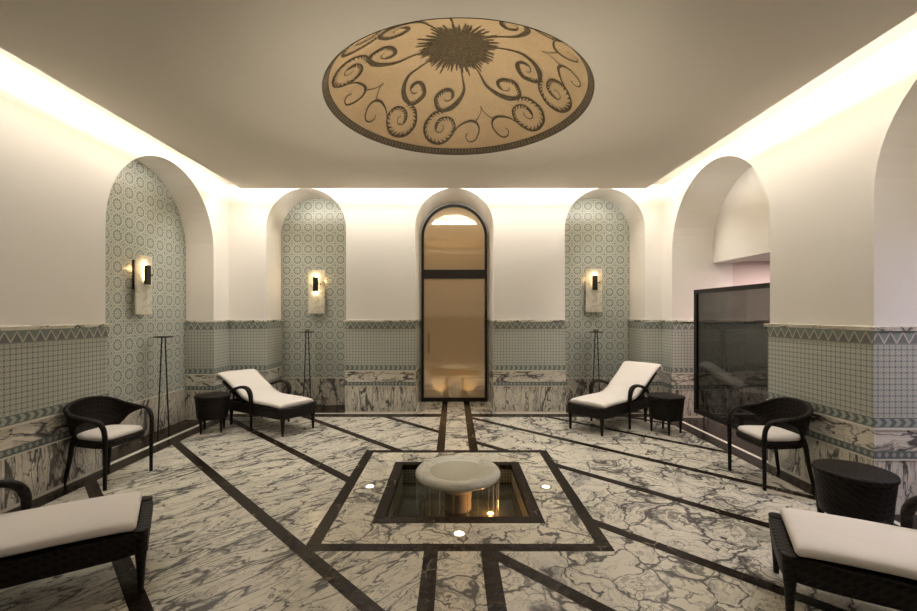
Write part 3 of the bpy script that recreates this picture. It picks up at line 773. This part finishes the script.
def chaise(loc, ang, label, xh=-1.50, zh=.74, xj=-.88):
    r = empty('chaise_longue', (*loc, 0), ang); tag(r, label, 'lounger', 'rattan chaise longues')
    hw = .285; dx0 = xh-xj
    bm = bmesh.new()                         # woven frame, head end at -x
    def ring(z, g, x0=-1.30, x1=.0): return sq_ring((x0+x1)/2, 0, (x1-x0)/2+g, hw+g, z, 56, 9)
    loft(bm, [ring(.215,-.012), ring(.225,0), ring(.30,.004), ring(.335,.012), ring(.348,.006), ring(.350,-.05), ring(.315,-.07), ring(.24,-.07), ring(.215,-.05)], cap=False)
    box(bm, -1.24,-.06,-.23,.23,.29,.31)
    link('frame', bm, M_RAT, r, smooth=True, autosmooth=50)
    for x, yy in ((-.035,.245), (-.035,-.245), (-1.2,.24), (-1.2,-.24)):
        bm = bmesh.new(); sgn = 1 if yy > 0 else -1
        tube(bm, [(x,yy,.0),(x,yy,.15),(x,yy,.24),(x,yy,.355)], [.015,.023,.032,.040], seg=12)
        link('leg', bm, M_RAT, r, smooth=True, autosmooth=60)
    for sgn in (1, -1):                      # curved arms with their own front leg
        pts = catmull([(-.635,.30*sgn,.0),(-.635,.30*sgn,.25),(-.630,.305*sgn,.42),(-.640,.31*sgn,.505),(-.685,.312*sgn,.562),(-.77,.312*sgn,.584),(-.89,.308*sgn,.572),(-1.02,.30*sgn,.535),(-1.13,.29*sgn,.485),(-1.20,.283*sgn,.43)], 6)
        bm = bmesh.new(); tube(bm, pts, [.016,.020,.028,.034,.036,.036,.034,.030,.026,.022], [.017,.020,.026,.028,.026,.022,.020,.019,.018,.016], seg=12, ref=(1,0,0))
        link('arm', bm, M_RAT, r, smooth=True, autosmooth=60)
    bm = bmesh.new()                         # reclined back panel
    a = Vector((xj,0,.345)); b = Vector((xh+.05,0,zh-.075)); d = (b-a).normalized(); n = Vector((-d.z,0,d.x)); n = -n if n.z > 0 else n
    for q in range(1):
        rr = []
        for s_, off in ((0,0),(1,0)):
            c = a.lerp(b, s_); rr.append([c + Vector((0,-.265,0)), c + Vector((0,.265,0)), c + Vector((0,.265,0)) + n*.035, c + Vector((0,-.265,0)) + n*.035])
        loft(bm, rr)
    link('back_panel', bm, M_RAT, r)
    for yy in (-.2,.2):
        bm = bmesh.new(); tube(bm, [(-1.20,yy,.345+(zh-.42)*max(.1,(1.20+xj))/abs(dx0)*.85),(-1.22,yy,.33)], .012, seg=8); link('back_stay', bm, M_RAT, r)
    # one continuous cushion: section swept along the lounger
    dx_, dz_ = xh-xj, zh-.40
    ctr = [(-.055,.372),(-.13,.385),(-.40,.392),(xj+.22,.392),(xj+.08,.402)] + [(xj+dx_*q, .408+dz_*q) for q in (.12,.30,.55,.80,.95)] + [(xh-.03,zh+.005),(xh-.07,zh-.03),(xh-.078,zh-.085)]
    P3 = catmull([(x,0,z) for x,z in ctr], 6); bm = bmesh.new(); rings = []; n_ = len(P3)
    for i, c in enumerate(P3):
        tn = (P3[min(i+1,n_-1)] - P3[max(i-1,0)]).normalized(); nm = Vector((tn.z,0,-tn.x)); nm = -nm if (nm.z < 0 and i < n_*.8) else nm
        if i >= n_*.8:
            nm = rings_nm - tn*rings_nm.dot(tn); nm.normalize()
        rings_nm = nm
        t_ = i/(n_-1); e0 = min(1, (i+.02)/4); e0 = math.sqrt(max(0, 1-(1-e0)**2)) if e0 < 1 else 1
        w_ = .272*(.96+.04*e0) if t_ < .6 else .272 + .028*math.sin(min(PI/2,(t_-.6)*5))
        th = .040*max(.12, e0) * (1 if t_ < .62 else max(.5, 1-(t_-.62)*1.3))
        ring = []
        for k in range(28):
            a_ = 2*PI*k/28; cc, ss = math.cos(a_), math.sin(a_)
            yy = w_*math.copysign(abs(cc)**.45, cc); tt = th*math.copysign(abs(ss)**.62, ss)
            ring.append(c + Vector((0,yy,0)) + nm*tt)
        rings.append(ring)
    loft(bm, rings); link('cushion', bm, M_CUSH, r, smooth=True)
    return r
def ang(dx, dy): return math.atan2(dy, dx)
chaise((-2.06, 5.775), ang(.849,-.529), 'lounger in the far left corner nearest the left wall arch, back raised', -1.43, .70, -.84)
chaise((1.755, 5.775), ang(-.774,-.633), 'lounger in the far right corner beside the glass screen, back raised', -1.54, .80, -.92)
chaise((-1.915, 2.715), ang(.84,.545), 'lounger cut by the left edge, foot end beside the left armchair')
chaise((1.84, 2.462), ang(-.865,.505), 'lounger cut by the right edge, in front of the large side table')

def armchair(loc, an, label):
    r = empty('armchair', (*loc, 0), an); tag(r, label, 'armchair', 'rattan armchairs')
    top = [(.235,.245,.0),(.238,.245,.25),(.240,.248,.45),(.232,.255,.55),(.195,.266,.612),(.12,.280,.638),(.0,.288,.655),(-.11,.277,.680),(-.192,.235,.722),(-.233,.13,.758),(-.245,0,.770)]
    full = top + [(x,-y,z) for x,y,z in top[-2::-1]]
    pts = catmull(full, 6)
    bm = bmesh.new()
    tube(bm, pts, [.015,.018,.022,.024,.026,.028,.026,.022,.020,.018,.018,.018,.020,.022,.026,.028,.026,.024,.022,.018,.015],
         [.015,.018,.020,.018,.015,.014,.014,.014,.014,.014,.014,.014,.014,.014,.014,.014,.015,.018,.020,.018,.015], seg=12, ref=(1,0,0))
    link('arm_rail', bm, M_RAT, r, smooth=True, autosmooth=60)
    # wrap-round woven back
    up = pts[30:91]
    lo = [Vector(p) for p in catmull([(.12,.280,.632),(-.03,.272,.570),(-.10,.245,.49),(-.15,.195,.435),(-.185,.11,.42),(-.195,0,.415)], 6)]
    lo = lo + [Vector((p.x,-p.y,p.z)) for p in lo[-2::-1]]
    bm = bmesh.new(); G_ = []
    for s_ in (0, 1):
        rows = []
        for a, b in zip(up, lo):
            col = []
            for k in range(7):
                f_ = k/6; p = a.lerp(b, f_); c2 = Vector((p.x+.02, p.y, 0)); cn = Vector((c2.x, c2.y, 0)); cn = cn.normalized() if cn.length > 1e-3 else Vector((-1,0,0))
                bulge = .018*math.sin(PI*f_)*min(1,(a-b).length/.2)
                col.append(bm.verts.new(p + cn*(bulge - .016*s_)))
            rows.append(col)
        G_.append(rows)
        for i in range(len(rows)-1):
            for k in range(6):
                bm.faces.new((rows[i][k], rows[i+1][k], rows[i+1][k+1], rows[i][k+1]))
    for rows in (0,):
        for i in range(len(up)-1):
            bm.faces.new((G_[0][i][6], G_[0][i+1][6], G_[1][i+1][6], G_[1][i][6]))
    bmesh.ops.recalc_face_normals(bm, faces=bm.faces)
    link('backrest', bm, M_RAT, r, smooth=True)
    bm = bmesh.new()
    def sr(z, g): return [Vector((p.x, p.y*(1 + .12*(p.x)/.22), p.z)) for p in sq_ring(.01,0,.215+g,.222+g,z,48,4.5)]
    loft(bm, [sr(.355,-.03), sr(.362,-.008), sr(.385,0), sr(.415,0), sr(.425,-.01), sr(.425,-.04)])
    link('seat', bm, M_RAT, r, smooth=True, autosmooth=50)
    bm = bmesh.new()
    loft(bm, [sr(.424,-.035), sr(.432,-.016), sr(.452,-.010), sr(.468,-.020), sr(.480,-.05), sr(.486,-.11)])
    link('cushion', bm, M_CUSH, r, smooth=True)
    for sgn in (1,-1):
        bm = bmesh.new(); tube(bm, catmull([(-.16,.185*sgn,.44),(-.185,.188*sgn,.36),(-.20,.198*sgn,.22),(-.240,.215*sgn,.0)], 5), [.026,.022,.019,.015], seg=10, ref=(1,0,0))
        link('rear_leg', bm, M_RAT, r, smooth=True, autosmooth=60)
    return r
armchair((-3.345, 4.165), math.radians(-9), 'armchair with white seat against the left wall tiles')
armchair((3.05, 4.135), math.radians(180), 'armchair with white seat in front of the right wall pier')

def side_table(loc, an, rad, label):
    r = empty('side_table', (*loc, 0), an); tag(r, label, 'side table', 'woven drum side tables')
    k = rad
    bm = bmesh.new(); lathe(bm, [(0,.498),(k-.015,.500),(k-.004,.496),(k,.486),(k-.001,.470),(k-.008,.462),(0,.462)], 56); link('table_top', bm, M_RAT, r, smooth=True, autosmooth=50)
    bm = bmesh.new(); lathe(bm, [(k-.010,.465),(k-.018,.38),(k-.030,.26),(k-.038,.195),(k-.046,.185),(k-.060,.19),(k-.05,.26)], 56); link('drum', bm, M_RAT, r, smooth=True)
    for q in range(4):
        a = PI/4 + q*PI/2; c, s_ = math.cos(a), math.sin(a); bm = bmesh.new()
        tube(bm, [((k-.056)*c,(k-.056)*s_,.0),((k-.056)*c,(k-.056)*s_,.10),((k-.052)*c,(k-.052)*s_,.20),((k-.045)*c,(k-.045)*s_,.34)], [.012,.017,.024,.026], seg=10)
        link('leg', bm, M_RAT, r, smooth=True, autosmooth=60)
side_table((-3.275, 5.85), math.radians(20), .225, 'dark woven drum side table between the far left lounger and arch')
side_table((2.865, 5.80), math.radians(30), .235, 'dark woven drum side table beside the far right lounger and screen')
side_table((2.83, 3.04), math.radians(10), .232, 'dark drum side table between right armchair and near right lounger')

# ------------------------------------------------------------------ tall tripod stands
M_IRON = mat('black_iron', (.02,.018,.015), .45, metal=.5)
M_GREEN = mat('green_candle_glass', (.16,.20,.09), .25)
def stand(loc, an, label, candle):
    r = empty('iron_stand', (*loc, 0), an); tag(r, label, 'stand', 'tall thin iron stands')
    bm = bmesh.new(); lathe(bm, [(0,1.280),(.112,1.284),(.118,1.292),(.114,1.298),(0,1.294)], 36); link('tray', bm, M_IRON, r)
    for qx, qy in ((1,1),(-1,1),(1,-1),(-1,-1)):
        bm = bmesh.new(); tube(bm, [(.062*qx,.062*qy,.0),(.018*qx,.018*qy,1.285)], [.009,.008], seg=8); link('leg', bm, M_IRON, r)
    if candle:
        bm = bmesh.new(); lathe(bm, [(0,1.294),(.036,1.294),(.044,1.335),(.040,1.335),(.032,1.31),(0,1.31)], 24); link('candle_cup', bm, M_GREEN, r, smooth=True)
stand((-3.845, 5.70), math.atan2(3.845,5.70), 'thin black four-legged stand in the left wall arch', False)
stand((-2.45, 7.2), math.atan2(2.45,7.2), 'thin black four-legged stand in the back left arch behind the lounger', True)
stand((2.39, 7.2), -math.atan2(2.39,7.2), 'thin black four-legged stand in the back right arch behind the lounger', True)

# ------------------------------------------------------------------ alabaster sconces
def alabaster():
    m = mat('alabaster', (.78,.74,.62), .4); t = tree(m); x, y, z = obj3(t)
    n = noise(t, vec(t,x,y,z), 5, 5, 1.2, .6)
    c = mix(t, n.step(.45,.62), (.80,.77,.67), (.56,.52,.38)); setcol(m, c)
    p = P(m); tl = t.nodes.new('ShaderNodeBsdfTranslucent'); t.links.new(c.k, tl.inputs[0])
    mx = t.nodes.new('ShaderNodeMixShader'); mx.inputs[0].default_value = .35
    t.links.new(p.outputs[0], mx.inputs[1]); t.links.new(tl.outputs[0], mx.inputs[2]); t.links.new(mx.outputs[0], t.nodes['Material Output'].inputs[0])
    return m
M_ALA = alabaster()
def sconce(loc, rz, label, front, back):
    """local: wall at y=0, faces -y"""
    r = empty('wall_sconce', loc, rz); tag(r, label, 'wall lamp', 'alabaster wall sconces')
    bm = bmesh.new(); box(bm, -.09,.09,-.065,-.001,-.06,.31, bev=.003); link('back_box', bm, M_IRON, r)
    bm = bmesh.new(); box(bm, -.14,.14,-.095,-.072,-.375,.375, bev=.003); link('shade', bm, M_ALA, r)
    bm = bmesh.new(); box(bm, -.042,.042,-.150,-.118,.005,.25, bev=.003); link('front_box', bm, M_IRON, r)
    bm = bmesh.new(); tube(bm, [(.03,-.134,.13),(.085,-.134,.13)], .006, seg=8); lathe(bm, [(0,-.012),(.008,-.012),(.008,.012),(0,.012)], 10, (.085,-.134,.13)); link('knob', bm, M_IRON, r)
    bm = bmesh.new(); tube(bm, [(0,-.107,.06),(0,-.107,.235)], .012, seg=12); link('bulb', bm, M_BULB, r)
    bm = bmesh.new(); box(bm, -.012,.012,-.12,-.094,.02,.05); link('bracket', bm, M_IRON, r)
    for z, e in ((.262, front),):
        d = bpy.data.lights.new('sconce_glow', 'POINT'); d.energy = e; d.color = (1,.72,.40); d.shadow_soft_size = .015
        o = bpy.data.objects.new('sconce_glow', d); COL.objects.link(o); o.parent = r; o.location = (0,-.116,z)
    if front > 1.5:
        d = bpy.data.lights.new('sconce_glow', 'POINT'); d.energy = front*.8; d.color = (1,.72,.40); d.shadow_soft_size = .015
        o = bpy.data.objects.new('sconce_glow', d); COL.objects.link(o); o.parent = r; o.location = (0,-.116,-.01)
    for s_ in (-1, 1):
        d = bpy.data.lights.new('sconce_backlight', 'POINT'); d.energy = back; d.color = (1,.62,.30); d.shadow_soft_size = .012
        o = bpy.data.objects.new('sconce_backlight', d); COL.objects.link(o); o.parent = r; o.location = (.112*s_,-.045,.2)
sconce((XL-NL, 5.49, 1.965), PI/2, 'alabaster sconce in the left wall arch', 1.0, .35)
sconce((-2.366, YB+NB, 1.975), 0, 'alabaster sconce in the back left arch, glowing brightest', 2.0, .5)
sconce((2.425, YB+NB, 2.0), 0, 'alabaster sconce in the back right arch, dimmer glow', 1.0, .3)
# passage downlight
r = empty('passage_downlight', (4.75, 6.3, pz)); tag(r, 'small round downlight in the ceiling seen over the glass screen', 'ceiling light')
bm = bmesh.new(); lathe(bm, [(.045,-.001),(.06,-.006),(.065,-.001)], 24); link('ring', bm, M_LINE, r)
bm = bmesh.new(); lathe(bm, [(0,-.002),(.045,-.002)], 24); link('lens', bm, emis('downlight_lens', (1,.8,.8), 1.2), r)
